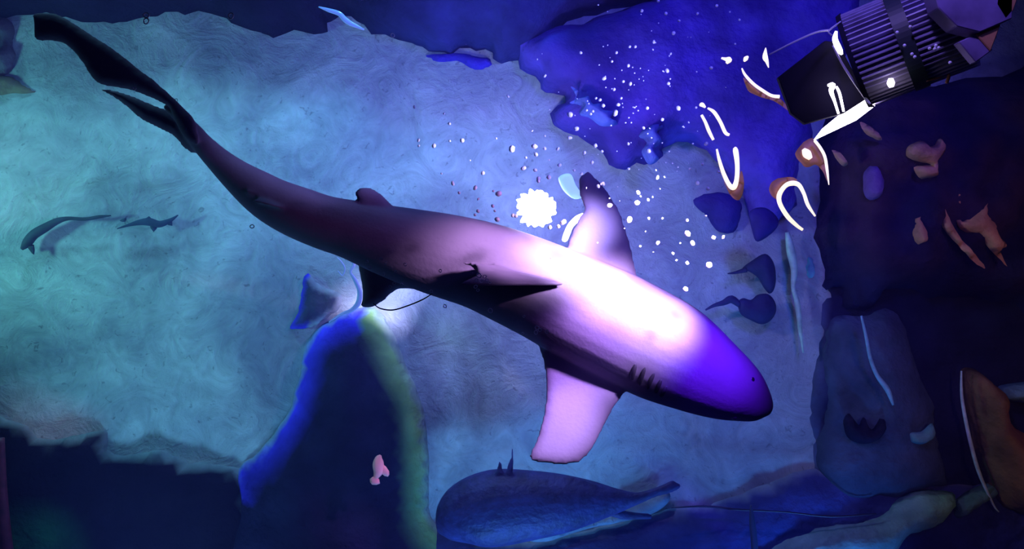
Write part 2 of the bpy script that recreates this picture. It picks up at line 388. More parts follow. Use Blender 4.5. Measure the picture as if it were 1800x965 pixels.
rock('teal_rock', 'teal stone at the right edge above the brown slab', 'rock',
     [(1757, 682), (1775, 676), (1830, 672), (1830, 706), (1790, 708), (1765, 705)], 0.08, (0.14, 0.32, 0.40), soft=8, seed=50, step=8, jitter=1, z0=FLOOR + .1)
rock('dark_stone', 'dark notched stone on the shadowy teal block', 'rock',
     [(1484, 740), (1496, 728), (1510, 748), (1520, 735), (1535, 755), (1550, 730), (1560, 752), (1545, 775), (1515, 782), (1492, 768)],
     0.05, (0.014, 0.014, 0.03), soft=8, seed=51, step=7, jitter=2, z0=FLOOR + .15)
# brown slab with pale edge
slab_rt = root('brown_slab', P(1745, 790, FLOOR), 'tall orange brown rock slab with a pale left edge at right', 'rock')
bm = slab([(1690, 652), (1712, 648), (1740, 668), (1762, 690), (1775, 740), (1830, 790), (1830, 905), (1770, 900), (1745, 885), (1722, 830), (1705, 765), (1692, 700)],
          FLOOR + .05, lambda x, y, d: .28 * (1 - math.exp(-d / 30)) + .03 * fbm(x / 200, y / 200, 4, 3) * min(1, d / 10), lambda x, y, d: -.05, 12, 4, 2, 52,
          lambda x, y, d: mixc((0.20, 0.12, 0.06), (0.42, 0.14, 0.04), (x - 1720) / 90))
link('slab_body', bm, m_col, slab_rt)
e = ptube([(1690, 652, 1.5), (1691, 700, 3), (1703, 765, 3.5), (1720, 828, 3.5), (1745, 885, 2), (1756, 900, 1)], FLOOR + .12, 3, 'pale_edge', M('pale_teal_edge', (0.45, 0.62, 0.75), .6, 20, .3), slab_rt)

m_refr = M('pale_refraction_edge', (0.40, 0.75, 0.55), .5, 25, .3)  # refraction edges built as pale green and teal tubes
m_refr2 = M('teal_refraction_edge', (0.22, 0.5, 0.62), .5, 25, .3)
tag(ptube([(1384, 408, 4), (1390, 440, 8), (1396, 475, 6), (1394, 505, 4), (1402, 535, 5), (1406, 575, 4), (1412, 620, 1.5)], FLOOR + .06, 5, 'refraction_edge', m_refr),
    'bright pale green wavy refraction edge right of the two small rays', 'refraction edge')
tag(ptube([(1514, 555, 2), (1522, 590, 3), (1530, 630, 3.5), (1542, 660, 4), (1560, 685, 5), (1570, 712, 2)], FLOOR + .22, 4, 'refraction_edge', m_refr2),
    'dim teal refraction edge curving down the shadowy rock block', 'refraction edge')
rock('pale_stone', 'small glowing pale green oval stone beside the bright refraction edge', 'rock',
     [(1416, 452), (1426, 450), (1434, 462), (1433, 485), (1422, 492), (1414, 478)], .03, (0.16, 0.45, 0.50), soft=6, seed=53, step=5, jitter=1)
tag(ptube([(1320, 888, 1.5), (1322, 915, 5), (1325, 945, 6), (1328, 990, 6)], FLOOR + .25, 4, 'thin_rod', M('dark_rod_paint', (0.05, 0.07, 0.16), .3)),
    'thin dark upright rod at the bottom edge of the frame', 'rod')
tag(ptube([(1180, 893, 1), (1240, 890, 2), (1300, 896, 2), (1380, 900, 1.5), (1460, 908, 2), (1540, 903, 1.5)], FLOOR + .14, 2, 'bottom_crease', M('dark_crease_tone', (0.02, 0.02, 0.06), .4)),
    'thin dark crease line running along the bottom towards the mossy rock', 'crease')  # dark crease built as a thin tube

# left edge debris
for k, (lab, ol, c) in enumerate((
    ('mottled dark stone at the left edge beside the tail', [(-30, 25), (10, 28), (24, 45), (22, 80), (28, 105), (18, 130), (-30, 135)], (0.10, 0.11, 0.13)),
    ('brown pointed stone at the left edge under the mottled one', [(-30, 125), (15, 132), (45, 148), (70, 162), (40, 168), (-30, 165)], (0.17, 0.15, 0.10)))):
    rock('edge_stone', lab, 'rock', ol, .06, c, soft=12, seed=60 + k, step=7, jitter=5, rough=.03, scale=5)

# ------------------------------------------------------------------ animals
def fish_body(stations, flat=0.85, seg=20, bm=None, col=None):
    """stations: (px, py, r_px, z); one closed loft"""
    q = smooth_poly(stations, 5, closed=False)
    bm = bm or bmesh.new(); lay = bm.verts.layers.float_color.get('Col') or bm.verts.layers.float_color.new('Col')
    pts = [P(a[0], a[1], a[3]) for a in q]; n = len(q); rings = []
    for i, p in enumerate(pts):
        t = (pts[min(i + 1, n - 1)] - pts[max(i - 1, 0)]).normalized()
        side = t.cross(Vector((0, 0, 1))).normalized(); up = side.cross(t).normalized()
        r = max(.002, q[i][2]) * (H - q[i][3]) / H / 600
        ring = []
        for k in range(seg):
            a = 2 * math.pi * k / seg
            f = flat if math.sin(a) > 0 else flat * .8
            v = bm.verts.new(p + side * r * math.cos(a) + up * r * f * math.sin(a))
            if col: v[lay] = (*col(q[i][0], q[i][1], math.sin(a)), 1)
            ring.append(v)
        rings.append(ring)
    for a, b in zip(rings, rings[1:]):
        for k in range(seg): bm.faces.new((a[k], a[(k + 1) % seg], b[(k + 1) % seg], b[k]))
    bm.faces.new(rings[0][::-1]); bm.faces.new(rings[-1])
    return bm

ZS = -0.32
shark_st = [(1353, 729, 3, ZS), (1346, 722, 20, ZS), (1330, 711, 36, ZS), (1298, 690, 56, ZS), (1245, 660, 75, ZS), (1185, 625, 91, ZS), (1130, 597, 95, ZS), (1075, 569, 95, ZS), (1015, 541, 92, ZS), (957, 513, 87, ZS),
            (900, 488, 83, ZS), (843, 466, 78, ZS), (780, 449, 74, ZS), (722, 434, 68, ZS), (665, 418, 60, ZS), (615, 403, 52, ZS), (570, 391, 48, ZS), (525, 374, 46, ZS), (485, 356, 42, ZS), (450, 334, 37, ZS),
            (415, 308, 29, ZS), (385, 282, 23, ZS), (358, 255, 19, ZS + .01), (338, 230, 16, ZS + .02), (318, 208, 12, ZS + .03), (290, 185, 6, ZS + .03)]
bm = fish_body(shark_st, 0.86, 28)
def lens(th): return (lambda x, y, d: min(th, .006 + th * d / 22)), (lambda x, y, d: -min(th, .006 + th * d / 22))
def fin(ol, z, th, tilt=None, step=9, sub=4):
    t, b = lens(th)
    if tilt: tt = lambda x, y, d: t(x, y, d) + tilt(x, y); bb = lambda x, y, d: b(x, y, d) + tilt(x, y)
    else: tt, bb = t, b
    slab(ol, z, tt, bb, step, sub, 0, 0, None, bm)
# pectoral fins
fin([(1122, 510), (1119, 478), (1108, 425), (1092, 372), (1066, 328), (1040, 300), (1030, 300), (1018, 312), (1020, 345), (1027, 365), (1014, 388), (1002, 415), (996, 440), (1010, 500), (1060, 530)],
    ZS - .02, .014, lambda x, y: -.0003 * max(0, 460 - y))
fin([(1000, 600), (948, 605), (955, 640), (958, 680), (954, 720), (942, 762), (928, 796), (950, 803), (985, 807), (1015, 802), (1038, 780), (1060, 742), (1078, 712), (1098, 688), (1120, 660), (1070, 610)],
    ZS - .01, .014, lambda x, y: .0006 * max(0, y - 620))
# pelvic fins
fin([(622, 338), (638, 328), (658, 332), (678, 347), (700, 375), (685, 400), (645, 390), (634, 360)], ZS + .03, .012)
fin([(655, 450), (628, 455), (632, 490), (636, 520), (632, 540), (652, 543), (675, 530), (700, 510), (735, 512), (770, 515), (800, 480), (730, 450)], ZS - .09, .014)
fin([(800, 490), (770, 520), (800, 526), (830, 540), (870, 552), (900, 540), (860, 500)], ZS - .06, .012)
# first dorsal fin: a blade standing on the back, leaning to the lower left
def blade(base_a, base_b, apex, tail, thick):
    """vertical fin from base points (front, rear) up to apex with a free rear tip"""
    A, B, C, D = base_a, base_b, apex, tail
    ctl = [A, A.lerp(C, .35) + Vector((0, 0, .015)), A.lerp(C, .7) + Vector((0, 0, .02)), C, C.lerp(B, .45) + (A - B) * .06, B.lerp(D, .5), D, B.lerp(A, .2) - Vector((0, 0, .03)), A.lerp(B, .5) - Vector((0, 0, .05))]
    n = (B - A).cross(C - A).normalized() * thick
    cen = sum(ctl, Vector()) / len(ctl)
    m1, m2 = bm.verts.new(cen + n), bm.verts.new(cen - n)
    s1 = [bm.verts.new(p + n * .32) for p in ctl]; s2 = [bm.verts.new(p - n * .32) for p in ctl]
    k = len(ctl)
    for i in range(k):
        j = (i + 1) % k
        bm.faces.new((m1, s1[i], s1[j])); bm.faces.new((m2, s2[j], s2[i])); bm.faces.new((s1[i], s2[i], s2[j], s1[j]))
blade(P(992, 500, -.165), P(862, 462, -.185), P(806, 500, -.02), P(808, 462, -.13), .018)
blade(P(520, 372, -.265), P(462, 344, -.28), P(440, 352, -.23), P(430, 335, -.255), .010)
# caudal fin: two lobes
fin([(352, 262), (350, 232), (342, 207), (318, 182), (300, 165), (272, 140), (245, 120), (205, 88), (165, 62), (125, 36), (95, 22), (60, 22), (58, 45), (62, 72), (90, 74), (115, 80), (142, 108), (162, 140), (182, 152), (215, 157), (252, 168), (292, 187), (300, 200), (320, 240)],
    ZS + .06, .014, None, 10)
fin([(345, 270), (325, 262), (305, 240), (275, 224), (248, 210), (225, 190), (200, 172), (176, 158), (190, 156), (230, 167), (270, 184), (296, 194), (330, 215), (352, 240)], ZS + .00, .013, None, 8)
bmesh.ops.recalc_face_normals(bm, faces=bm.faces)
shark = link('shark', bm, m_shark)
origin_to(shark, P(900, 480, ZS))
tag(shark, 'large pale violet shark swimming with head lower right, lit white on its back', 'shark')
rm = shark.modifiers.new('one_surface', 'REMESH'); rm.mode = 'VOXEL'; rm.voxel_size = 0.0062; rm.use_smooth_shade = True
sm = shark.modifiers.new('smooth', 'SMOOTH'); sm.factor = .5; sm.iterations = 5
def kid(name, bm, mat):
    o = link(name, bm, mat); o.parent = shark; o.matrix_parent_inverse = Matrix.Translation(shark.location).inverted(); return o
def on_shark(px, py, lift=0.0):
    q = smooth_poly(shark_st, 5, closed=False); best = None
    for i in range(len(q) - 1):
        a, b = P(q[i][0], q[i][1], ZS), P(q[i + 1][0], q[i + 1][1], ZS); r = q[i][2] * (H - ZS) / H / 600
        z = ZS
        for _ in range(4):
            p = P(px, py, z); d = (Vector((p.x, p.y)) - Vector((a.x, a.y)))
            t = (b - a).normalized(); off = abs(d.x * t.y - d.y * t.x)
            z = ZS + .86 * math.sqrt(max(0, r * r - off * off))
        al = abs(d.x * t.x + d.y * t.y)
        if best is None or al < best[0]: best = (al, z)
    return P(px, py, best[1] + lift)
for (x1, y1, x2, y2, x3, y3) in ((1112, 650, 1109, 660, 1107, 673), (1129, 656, 1124, 667, 1120, 682), (1145, 666, 1139, 676, 1134, 689), (1157, 677, 1153, 685, 1148, 696), (1167, 689, 1163, 694, 1157, 702)):
    pts = smooth_poly([tuple(on_shark(x1 + 5, y1 - 10, .001)), tuple(on_shark(x2 + 5, y2 - 8, .001)), tuple(on_shark(x3 + 4, y3 - 5, .001))], 4, closed=False)
    kid('gill_slit', tube_bm([Vector(p) for p in pts], [.002, .004, .006, .007, .0075, .0075, .007, .006, .002][:len(pts)], 8), m_slit)
for s in ((1292, 733), (1322, 668)):
    b2 = bmesh.new(); bmesh.ops.create_uvsphere(b2, u_segments=12, v_segments=8, radius=.011)
    p = on_shark(*s, 0); p.z -= .01
    bmesh.ops.translate(b2, verts=b2.verts, vec=p); kid('eye', b2, m_eye)

# large dark fish resting below
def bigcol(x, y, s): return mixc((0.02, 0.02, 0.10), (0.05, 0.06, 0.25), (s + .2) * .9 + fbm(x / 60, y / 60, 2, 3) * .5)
ZF = FLOOR + .28
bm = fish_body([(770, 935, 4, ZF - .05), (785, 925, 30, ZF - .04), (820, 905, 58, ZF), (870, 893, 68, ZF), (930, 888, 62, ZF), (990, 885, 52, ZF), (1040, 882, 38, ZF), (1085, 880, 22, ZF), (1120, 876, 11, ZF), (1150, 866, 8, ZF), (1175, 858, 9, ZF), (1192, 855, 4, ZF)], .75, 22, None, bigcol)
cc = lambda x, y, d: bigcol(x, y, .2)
t, b = lens(.012)
slab([(868, 838), (874, 820), (878, 797), (884, 822), (888, 835)], ZF + .05, t, b, 5, 3, 0, 0, cc, bm)
slab([(886, 838), (893, 815), (898, 795), (902, 772), (904, 800), (903, 825), (902, 840)], ZF + .05, t, b, 5, 3, 0, 0, cc, bm)
slab([(1150, 872), (1165, 852), (1182, 843), (1196, 850), (1202, 856), (1192, 862), (1175, 868)], ZF, t, b, 6, 3, 0, 0, cc, bm)
slab([(880, 835), (930, 832), (1000, 836), (1032, 845), (1060, 862), (1000, 880), (900, 870)], ZF + .03, t, b, 9, 3, 0, 0, cc, bm)
slab([(1060, 895), (1075, 893), (1105, 897), (1150, 903), (1160, 912), (1110, 915), (1080, 912)], ZF - .05, t, b, 7, 3, 0, 0, cc, bm)
bmesh.ops.recalc_face_normals(bm, faces=bm.faces)
o = link('large_fish', bm, m_soft); origin_to(o, P(930, 885, ZF - .2))
o.modifiers.new('one_surface', 'REMESH').mode = 'VOXEL'; o.modifiers[0].voxel_size = .007; o.modifiers[0].use_smooth_shade = True
o.data.materials[0] = M('dark_blue_fish_skin', (0.028, 0.032, 0.14), .6, 18, .45, .3, 50, spec=.3)
tag(o, 'large dark blue fish with two thin spines resting below the shark', 'fish')

def critter(name, label, cat, body, z, th, c, tail=None, step=6, mat=None):
    t, b = lens(th)
    bm = slab(body, z, t, b, step, 4, 0, 0, lambda x, y, d: c)
    if tail:
        q = smooth_poly(tail, 4, closed=False); k = (H - z) / H / 600
        lay = bm.verts.layers.float_color['Col']; before = set(bm.verts)
        tube_bm([P(a[0], a[1], z) for a in q], [max(.001, a[2] * k) for a in q], 8, bm)
        for v in bm.verts:
            if v not in before: v[lay] = (*c, 1)
    bmesh.ops.recalc_face_normals(bm, faces=bm.faces)
    o = link(name, bm, mat or m_soft)
    origin_to(o, P(sum(p[0] for p in body) / len(body), sum(p[1] for p in body) / len(body), z))
    return tag(o, label, cat)
DR = (0.02, 0.03, 0.10)
critter('stingray', 'small dark wedge shaped ray with tail, upper of the two rays', 'ray',
        [(1305, 472), (1322, 458), (1345, 446), (1360, 462), (1364, 490), (1360, 510), (1352, 516), (1342, 505), (1332, 488), (1318, 478)], FLOOR + .08, .03, DR,
        [(1312, 474, 5), (1298, 478, 3), (1288, 480, 2), (1279, 481, 1)])
critter('stingray', 'small dark round two lobed ray, lower of the two rays', 'ray',
        [(1297, 532), (1306, 524), (1320, 527), (1332, 518), (1350, 517), (1362, 530), (1364, 548), (1354, 564), (1338, 570), (1318, 562), (1302, 552)], FLOOR + .08, .03, DR,
        [(1300, 536, 5), (1286, 526, 7), (1272, 532, 5), (1255, 537, 3), (1240, 545, 1.5)])
critter('stingray', 'blue triangular ray silhouette at the lower edge of the reef', 'ray',
        [(1318, 372), (1345, 365), (1368, 385), (1362, 405), (1332, 425), (1322, 405)], FLOOR + .28, .03, (0.03, 0.022, 0.2))
def slim(name, label, cat, st, z, c, extra=()):
    bm = fish_body([(a[0], a[1], a[2], z) for a in st], .8, 10, None, lambda x, y, s: c)
    t, b = lens(.006)
    for e_ in extra: slab(e_, z, t, b, 4, 2, 0, 0, lambda x, y, d: c, bm)
    bmesh.ops.recalc_face_normals(bm, faces=bm.faces)
    o = link(name, bm, m_soft); origin_to(o, P(st[0][0], st[0][1], z)); return tag(o, label, cat)
slim('eel', 'dark slender eel with thick head curving over the sand at left', 'eel',
     [(38, 438, 3), (48, 426, 9), (60, 412, 9), (80, 400, 8), (100, 389, 6), (120, 384, 3.5), (150, 385, 3), (175, 381, 3), (195, 379, 1)], FLOOR + .05, (0.035, 0.06, 0.085),
     [[(48, 432), (60, 430), (60, 448), (52, 440)]])
slim('small_fish', 'thin dark spiny fish right of the slender eel', 'fish',
     [(206, 402, 1), (225, 396, 2.5), (245, 391, 5), (262, 390, 7), (280, 394, 6), (298, 388, 4), (313, 378, 1)], FLOOR + .05, (0.03, 0.06, 0.11),
     [[(250, 390), (262, 380), (268, 390)], [(262, 392), (270, 408), (278, 394)], [(290, 392), (303, 397), (300, 384)], [(210, 388), (222, 382), (220, 390)]])
slim('small_fish', 'small pale pink orange fish over the dark shadow mound', 'fish',
     [(669, 800, 2), (666, 806, 7), (665, 816, 10), (665, 828, 9), (661, 838, 5), (656, 845, 2)], FLOOR + .42, (1.0, 0.38, 0.36),
     [[(662, 836), (668, 850), (654, 852), (650, 842)], [(672, 815), (684, 828), (682, 838), (670, 832)]])

# ------------------------------------------------------------------ the show lamp
AX = (P(1690, 45, LZ + .10) - P(1505, 118, LZ)).normalized()        # from the face to the back
FC = P(1507, 106, LZ)                                               # centre of the front face
lampr = root('show_lamp', FC, 'finned cylindrical show lamp hanging over the upper right corner', 'lamp')
side = AX.cross(Vector((0, 0, 1))).normalized(); upv = side.cross(AX).normalized()
RAD = .118
def cyl(r0, r1, a0, a1, mat, name, seg=64, teeth=0):
    bm = bmesh.new(); rings = []
    for (r, a) in ((r0 * .5, a0), (r0, a0), (r1, a1), (r1 * .5, a1)):
        ring = []
        for k in range(seg):
            rr = r * (1.0 if not teeth or k % 4 < 2 or r < RAD * .7 else .86)
            an = 2 * math.pi * k / seg
            ring.append(bm.verts.new(FC + AX * a + side * rr * math.cos(an) + upv * rr * math.sin(an)))
        rings.append(ring)
    for a, b in zip(rings, rings[1:]):
        for k in range(seg): bm.faces.new((a[k], a[(k + 1) % seg], b[(k + 1) % seg], b[k]))
    bm.faces.new(rings[0][::-1]); bm.faces.new(rings[-1])
    bmesh.ops.recalc_face_normals(bm, faces=bm.faces)
    return link(name, bm, mat, lampr, smooth=False)
sink = cyl(RAD, RAD, .0, .25, m_metal, 'heat_sink', 208, 4)
cyl(RAD * 1.03, RAD * 1.03, .10, .135, m_band, 'strap', 64)
cyl(RAD * 1.0, RAD * 1.03, -.012, .0, m_hood, 'front_rim', 64)
cyl(RAD * .8, RAD * .6, .25, .30, m_metal, 'rear_cap', 64)
# rear driver box and bracket
def plate(ol, z, th, mat, name, parent, zf=None):
    bm = slab(ol, z, lambda x, y, d: th / 2 + (zf(x, y) if zf else 0), lambda x, y, d: -th / 2 + (zf(x, y) if zf else 0), 12, 1)
    bmesh.ops.recalc_face_normals(bm, faces=bm.faces)
    return link(name, bm, mat, parent, smooth=False)
def prism(ol, z, th, mat, name, parent, zs=None):
    bm = bmesh.new(); n = len(ol)
    a = [bm.verts.new(P(x, y, z + (zs[i] if zs else 0)) + Vector((0, 0, th / 2))) for i, (x, y) in enumerate(ol)]
    b = [bm.verts.new(P(x, y, z + (zs[i] if zs else 0)) - Vector((0, 0, th / 2))) for i, (x, y) in enumerate(ol)]
    bm.faces.new(a); bm.faces.new(b[::-1])
    for i in range(n): bm.faces.new((a[i], b[i], b[(i + 1) % n], a[(i + 1) % n]))
    bmesh.ops.recalc_face_normals(bm, faces=bm.faces)
    bmesh.ops.bevel(bm, geom=bm.edges[:], offset=.002, segments=1, affect='EDGES')
    return link(name, bm, mat, parent, smooth=False)
dbox = prism([(1625, -30), (1770, -30), (1768, 38), (1712, 62), (1672, 52), (1640, 20)], LZ + .24, .06, m_plastic, 'driver_box', lampr)
prism([(1680, 76), (1716, 60), (1740, 90), (1710, 112)], LZ + .24, .03, m_plastic, 'foot_pad', dbox)
prism([(1752, -30), (1795, -30), (1778, 20), (1764, 36), (1748, 10)], LZ + .26, .02, m_wood, 'bracket', lampr)
prism([(1712, 62), (1756, 44), (1738, 92)], LZ + .25, .02, m_wood, 'bracket', lampr)
# hood: a dark barn door in front of the face, its lamp-lit lower edge built as a glowing strip
hood = prism([(1366, 137), (1448, 73), (1470, 76), (1524, 173), (1482, 200), (1414, 219), (1389, 200)], LZ - .02, .02, m_hood, 'hood', lampr, [-.05, .02, .03, .02, -.02, -.06, -.06])
prism([(1430, 247), (1446, 226), (1474, 203), (1512, 177), (1524, 170), (1538, 186), (1504, 212)], LZ - .07, .012, m_hot, 'lit_hood_strip', lampr)
prism([(1520, 174), (1530, 165), (1548, 170), (1534, 186)], LZ + .02, .012, m_hot, 'lit_hood_strip', lampr)
ptube([(1470, 55, 2), (1468, 70, 5), (1476, 88, 5), (1480, 96, 2)], LZ + .06, 4, 'lens_edge', m_hot, lampr)
ptube([(1455, 150, 2), (1464, 150, 5), (1461, 160, 4), (1467, 178, 2.5), (1474, 200, 2)], LZ + .03, 4, 'hood_glint', m_hot, hood)  # reflections on the hood, built as glowing tubes
ptube([(1470, 152, 2), (1476, 165, 2.5), (1483, 196, 2)], LZ + .03, 3, 'hood_glint', m_hot, hood)
ptube([(1462, 62, 1.5), (1457, 54, 1.5), (1478, 38, 1.5)], LZ + .07, 1.5, 'clip', m_cable, lampr)
ptube([(1464, 80, 1.8), (1484, 118, 2.2), (1518, 168, 2.5), (1530, 183, 2)], LZ + .06, 2, 'front_wire', m_cable, lampr)
ptube([(1352, 96, 1.2), (1395, 74, 1.6), (1434, 57, 1.8), (1458, 53, 2)], LZ + .05, 1.5, 'safety_wire', m_cable, lampr)
ptube([(1566, 138, 4), (1566, 146, 7), (1567, 153, 4)], LZ + .13, 4, 'indicator_light', m_hot, lampr)
for (x, y) in ((1645, 80), (1650, 84), (1643, 86), (1634, 85), (1603, 95), (1608, 100), (1600, 47), (1577, 57), (1670, 110), (1590, 80)):
    b2 = bmesh.new(); bmesh.ops.create_icosphere(b2, subdivisions=2, radius=.004)
    bmesh.ops.translate(b2, verts=b2.verts, vec=P(x, y, LZ + .185)); link('water_drop', b2, m_bub, sink)
ptube([(1628, 142, 2), (1650, 136, 2.5), (1660, 128, 2), (1668, 132, 3), (1664, 146, 3)], LZ + .1, 2, 'lamp_wire', M('orange_wire', (.5, .2, .1), .4), lampr)

# ------------------------------------------------------------------ lamp reflections built as glowing warm streaks
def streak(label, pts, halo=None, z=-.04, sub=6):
    r = root('reflection_streak', P(pts[0][0][0], pts[0][0][1], z), label, 'light')
    for s in pts: ptube([(a[0], a[1], a[2] * .8) for a in s], z, 4, 'streak_glow', m_warm, r, sub=sub)
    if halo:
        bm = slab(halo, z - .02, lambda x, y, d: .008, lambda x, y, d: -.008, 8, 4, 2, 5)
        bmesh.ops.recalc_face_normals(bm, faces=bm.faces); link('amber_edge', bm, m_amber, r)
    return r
streak('wavy U shaped warm white reflection below the bubble cluster, with amber foot', [
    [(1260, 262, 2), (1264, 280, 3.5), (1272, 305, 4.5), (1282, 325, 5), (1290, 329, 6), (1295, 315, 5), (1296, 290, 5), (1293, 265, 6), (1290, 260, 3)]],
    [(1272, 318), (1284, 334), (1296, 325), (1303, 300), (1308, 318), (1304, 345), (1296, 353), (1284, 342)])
streak('short slanted warm white reflection above the U shaped one, left of its pair', [
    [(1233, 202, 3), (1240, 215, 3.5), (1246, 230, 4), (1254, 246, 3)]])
streak('slanted warm white reflection at the bubbles, right of its shorter pair', [
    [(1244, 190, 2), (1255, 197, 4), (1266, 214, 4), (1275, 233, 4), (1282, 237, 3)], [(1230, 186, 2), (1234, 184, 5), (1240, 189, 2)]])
streak('horseshoe shaped warm white reflection with amber corner, lowest of the streaks', [
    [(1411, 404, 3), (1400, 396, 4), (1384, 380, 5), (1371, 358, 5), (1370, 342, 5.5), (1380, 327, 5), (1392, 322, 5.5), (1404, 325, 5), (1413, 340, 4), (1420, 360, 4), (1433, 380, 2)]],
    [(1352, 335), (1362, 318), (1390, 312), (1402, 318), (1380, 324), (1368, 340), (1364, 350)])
streak('bright oval warm reflection with amber surround at the lamp strip tip', [
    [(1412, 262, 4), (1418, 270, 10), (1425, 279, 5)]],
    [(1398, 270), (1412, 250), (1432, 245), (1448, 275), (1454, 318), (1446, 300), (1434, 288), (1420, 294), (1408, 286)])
streak('thin warm white reflection arc hanging from the lamp strip tip', [
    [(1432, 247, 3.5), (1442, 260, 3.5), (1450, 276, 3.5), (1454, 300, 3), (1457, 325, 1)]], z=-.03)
streak('long ragged warm white reflection line left of the lamp hood', [
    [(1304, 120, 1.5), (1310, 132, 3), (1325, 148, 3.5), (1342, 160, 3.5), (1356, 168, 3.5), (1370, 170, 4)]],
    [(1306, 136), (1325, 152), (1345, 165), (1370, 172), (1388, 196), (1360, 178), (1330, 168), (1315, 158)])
streak('tiny warm reflection fleck left of the ragged line', [[(1308, 108, 2), (1311, 103, 5), (1315, 99, 2)]])
streak('warm reflection fleck with small tail under the safety wire', [[(1346, 84, 1), (1345, 100, 6), (1348, 108, 4), (1351, 119, 1)]])
streak('ragged warm reflection fleck at far left of the streaks', [[(1268, 102, 2), (1276, 104, 4), (1282, 105, 6), (1277, 111, 3)]])

# lamp reflection, built as a glowing blob, by the shark's upper pectoral fin
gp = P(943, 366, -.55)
gl = root('lamp_reflection', gp, 'blazing white round lamp reflection on the water beside the upper pectoral fin', 'light')
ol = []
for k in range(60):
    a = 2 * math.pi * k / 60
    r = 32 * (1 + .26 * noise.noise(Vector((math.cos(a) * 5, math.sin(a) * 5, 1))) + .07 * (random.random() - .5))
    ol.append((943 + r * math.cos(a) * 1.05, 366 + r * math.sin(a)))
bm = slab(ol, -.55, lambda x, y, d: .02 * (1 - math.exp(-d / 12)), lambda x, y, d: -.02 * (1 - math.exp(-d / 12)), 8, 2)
bmesh.ops.recalc_face_normals(bm, faces=bm.faces); link('glare_blob', bm, m_glare, gl)
pl = lamp('glare_halo_fill', 'POINT', gp + Vector((0, 0, -.05)), None, 14.0, (0.45, 0.35, 1.0), shadow_soft_size=.03)  # added point light for the halo around the glare
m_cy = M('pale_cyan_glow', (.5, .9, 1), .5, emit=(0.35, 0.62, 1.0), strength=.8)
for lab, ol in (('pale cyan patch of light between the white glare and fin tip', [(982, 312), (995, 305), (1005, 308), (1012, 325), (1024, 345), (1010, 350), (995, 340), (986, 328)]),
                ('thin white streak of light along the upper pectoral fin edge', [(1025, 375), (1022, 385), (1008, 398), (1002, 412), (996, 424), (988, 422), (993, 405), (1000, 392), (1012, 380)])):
    bm = slab(ol, -.5, lambda x, y, d: .006, lambda x, y, d: -.006, 7, 3)  # patches of reflected light built as thin glowing slabs
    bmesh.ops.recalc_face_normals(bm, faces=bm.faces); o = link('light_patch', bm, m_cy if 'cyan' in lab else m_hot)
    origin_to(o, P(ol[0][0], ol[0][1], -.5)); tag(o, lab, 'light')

# curls of disturbed water beside the shark and along the top ledge
m_rip = M('pale_water_ripple', (0.45, 0.55, 0.85), .2, spec=.8)
for lab, pts in (('pale curled water ripple hugging the dark flank above the pelvic fin', [(583, 438, 1), (598, 442, 3), (612, 450, 4), (622, 464, 5), (616, 478, 3), (624, 492, 5), (632, 512, 6), (630, 532, 7), (618, 545, 5), (600, 552, 3), (578, 566, 1.5)]),
                 ('small pale water ripple loop left of the curled one', [(592, 452, 1), (600, 460, 2), (606, 472, 2), (602, 484, 1.5), (594, 476, 1)]),
                 ('pale crooked water ripple spur poking into the top ledge', [(560, 12, 1.5), (578, 18, 5), (596, 24, 6), (606, 34, 7), (618, 42, 6), (640, 52, 2)])):
    o = ptube([(a[0], a[1], a[2] * .7) for a in pts], FLOOR + .45, 3, 'water_ripple', m_rip, flat=.5); tag(o, lab, 'ripple')
    origin_to(o, P(pts[0][0], pts[0][1], FLOOR + .45))
o = ptube([(656, 533, .8), (668, 542, 1.2), (690, 545, 1.2), (715, 538, 1.2), (742, 527, 1.2), (760, 516, .8)], -.02, 1, 'drifting_thread', m_eye)
origin_to(o, P(656, 533, -.02)); tag(o, 'thin black curved thread drifting below the dark flank', 'thread')

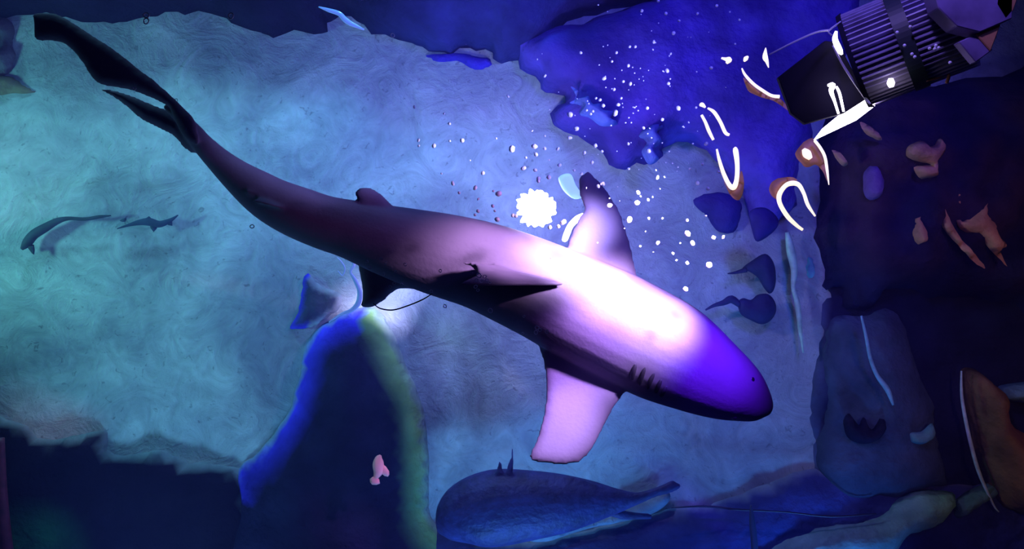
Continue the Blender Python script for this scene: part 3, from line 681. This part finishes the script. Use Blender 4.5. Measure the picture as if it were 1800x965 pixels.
# ------------------------------------------------------------------ bubbles
def bubble_mesh(seed):
    bm = bmesh.new(); bmesh.ops.create_icosphere(bm, subdivisions=2, radius=1)
    for v in bm.verts: v.co *= 1 + .18 * noise.noise(v.co * 1.3 + Vector((seed, 0, 0)))
    me = bpy.data.meshes.new('bubble'); bm.to_mesh(me); bm.free(); me.materials.append(m_bub)
    for p in me.polygons: p.use_smooth = True
    return me
bms = [bubble_mesh(i * 3.7) for i in range(5)]
def bubble(px, py, r, label, group):
    o = bpy.data.objects.new('bubble', random.choice(bms)); COL.objects.link(o)
    o.location = P(px, py, 0.0); k = r * 1.15 / 600
    o.scale = (k * random.uniform(.8, 1.1), k * random.uniform(.9, 1.3), k * .9); o.rotation_euler = (0, 0, random.uniform(0, 3))
    return tag(o, label, 'bubble', group)
near = [(258,38,4),(343,48,3.5),(455,48,3),(523,20,3),(316,3,3),(390,73,3),(370,117,4),(300,148,4),(235,165,3),(215,165,3),(168,185,3),(210,232,3.5),(360,190,3),(348,250,4),(352,295,4),(217,296,4),(192,288,3.5),(124,277,4),(160,316,3.5),(96,347,3),(110,353,3.5),(121,373,4),(174,370,4),(164,399,6.5),(185,347,3),(5,405,5.5),(85,393,3),(77,403,3),(63,390,3),(277,382,4),(330,422,3.5),(387,382,4.5),(264,452,3),(27,455,4.5),(93,515,5),(4,487,4),(210,508,3.5),(283,534,4),(55,540,4),(117,535,3.5),(82,574,4.5),(19,602,3),(45,614,3),(211,597,3),(313,627,4),(428,596,3),(472,580,3),(530,607,3.5),(455,647,4),(492,667,4.5),(244,681,5),(240,717,6.5),(213,776,6),(280,706,3),(282,772,3),(330,772,2.5),(484,763,3),(418,779,4),(419,826,7),(437,860,5.5),(511,840,4.5),(545,838,4),(314,858,4.5),(252,871,2.5),(368,896,3),(418,930,3.5),(380,920,2),(495,937,6.5),(485,508,4),(438,508,2.5),(403,447,2),(603,70,3),(588,155,2.5),(503,240,4),(450,380,3),(122,649,4),(104,658,4),(143,726,5),(412,1022,5),(414,1022,3)]
spots = [(1000 + x / 2.011, y / 2.011, r * .72) for x, y, r in near]
mid = [(459,378,3),(564,401,2.5),(583,437,4),(474,495,3.5),(475,515,3),(528,515,5),(584,498,3),(628,496,5),(656,567,2),(701,611,4),(595,648,4),(617,681,3),(674,663,5),(555,613,2),(757,684,6),(738,675,3),(736,728,4),(752,775,6),(684,746,4),(673,759,3),(685,703,3),(743,745,2.5),(804,526,6.5),(883,517,6.5),(889,546,4.5),(853,557,3),(845,594,5),(886,601,4),(898,630,4.5),(897,640,4),(934,626,6),(920,525,4),(966,526,4),(972,583,4),(1009,405,6),(1030,453,4),(1006,487,4),(748,489,2.5),(875,462,2.5),(920,480,2.5),(790,340,3),(920,268,3.5),(1047,186,3),(1128,277,3.5),(1157,217,3),(1173,186,3),(935,565,2),(807,761,4),(818,763,4),(938,803,4.5),(968,800,4),(985,785,6),(1120,649,3)]
spots += [(500 + x / 2.01, y / 2.01, r * .72) for x, y, r in mid]
while len(spots) < 235:                                   # the finest ones of the cloud
    x, y = random.gauss(1110, 75), random.gauss(190, 120)
    if 0 < y < 480 and 880 < x < 1330: spots.append((x, y, random.uniform(.7, 1.4)))
for x, y, r in spots:
    if x < 880: bubble(x, y, r, 'tiny bright bubble over the open sand left of the white glare', 'bubbles left of the glare')
    elif y < 300: bubble(x, y, r, 'tiny bright bubble in the cloud floating above the upper pectoral fin', 'bubbles above the fin')
    elif x < 1030: bubble(x, y, r, 'tiny bright bubble close around the white glare', 'bubbles around the glare')
    else: bubble(x, y, r, 'tiny bright bubble drifting right of the upper pectoral fin', 'bubbles right of the fin')
# clear ring shaped bubbles
bm = bmesh.new(); seg = 20; rr = []
for i in range(seg):
    a = 2 * math.pi * i / seg
    rr.append([bm.verts.new((math.cos(a) * (1 + .25 * math.cos(b)), math.sin(a) * (1 + .25 * math.cos(b)), .25 * math.sin(b))) for b in [2 * math.pi * k / 8 for k in range(8)]])
for i in range(seg):
    a, b = rr[i], rr[(i + 1) % seg]
    for k in range(8): bm.faces.new((a[k], b[k], b[(k + 1) % 8], a[(k + 1) % 8]))
bmesh.ops.recalc_face_normals(bm, faces=bm.faces)
ring_me = bpy.data.meshes.new('clear_bubble'); bm.to_mesh(ring_me); bm.free(); ring_me.materials.append(m_ring)
for p in ring_me.polygons: p.use_smooth = True
rings = [(257, 27, 5, 'clear ring bubble at the top ledge, upper of a touching pair', None), (257, 37, 5, 'clear ring bubble at the top ledge, lower of a touching pair', None),
         (406, 28, 5, 'clear oval ring bubble under the top edge, right of the touching pair', None), (236, 156, 3, 'clear ring bubble on the tail fin above the pale slit', None),
         (310, 176, 2.5, 'small ring bubble at the upper edge of the tail fin', None), (443, 398, 3.5, 'clear ring bubble just below the dark tail stalk', None),
         (690, 62, 3.5, 'clear ring bubble at the ledge left of the blue flat rock', None), (782, 538, 3, 'clear ring bubble at the notch below the shark belly', None)]
rings += [(x, y, 2.6, 'small clear bubble over the dark flank of the shark', 'bubbles over the dark flank') for x, y in ((645, 460), (650, 470), (670, 455), (678, 462), (674, 482), (695, 478), (693, 498), (686, 504), (706, 500), (712, 465), (758, 512), (774, 476))]
rings += [(x, y, r, 'violet rimmed bubble in the clump on the dorsal fin shadow', 'bubble clump by the dorsal fin') for x, y, r in ((842, 484, 4), (852, 486, 3), (838, 492, 3), (846, 494, 3), (836, 504, 3), (840, 510, 2.5), (856, 492, 2.5), (861, 497, 2))]
rings += [(x, y, r, 'clear bubble in the clump on the flank above the lower pectoral fin', 'bubble clump above the lower fin') for x, y, r in ((944, 576, 3.5), (942, 584, 3.5), (949, 580, 3), (961, 583, 3), (921, 556, 2), (862, 546, 4), (919, 586, 2))]
for x, y, r, lab, g in rings:
    o = bpy.data.objects.new('clear_bubble', ring_me); COL.objects.link(o); o.location = P(x, y, 0)
    o.scale = (r / 600 * .85, r / 600, r / 600); o.rotation_euler = (0, 0, random.uniform(0, 3)); tag(o, lab, 'bubble', g)
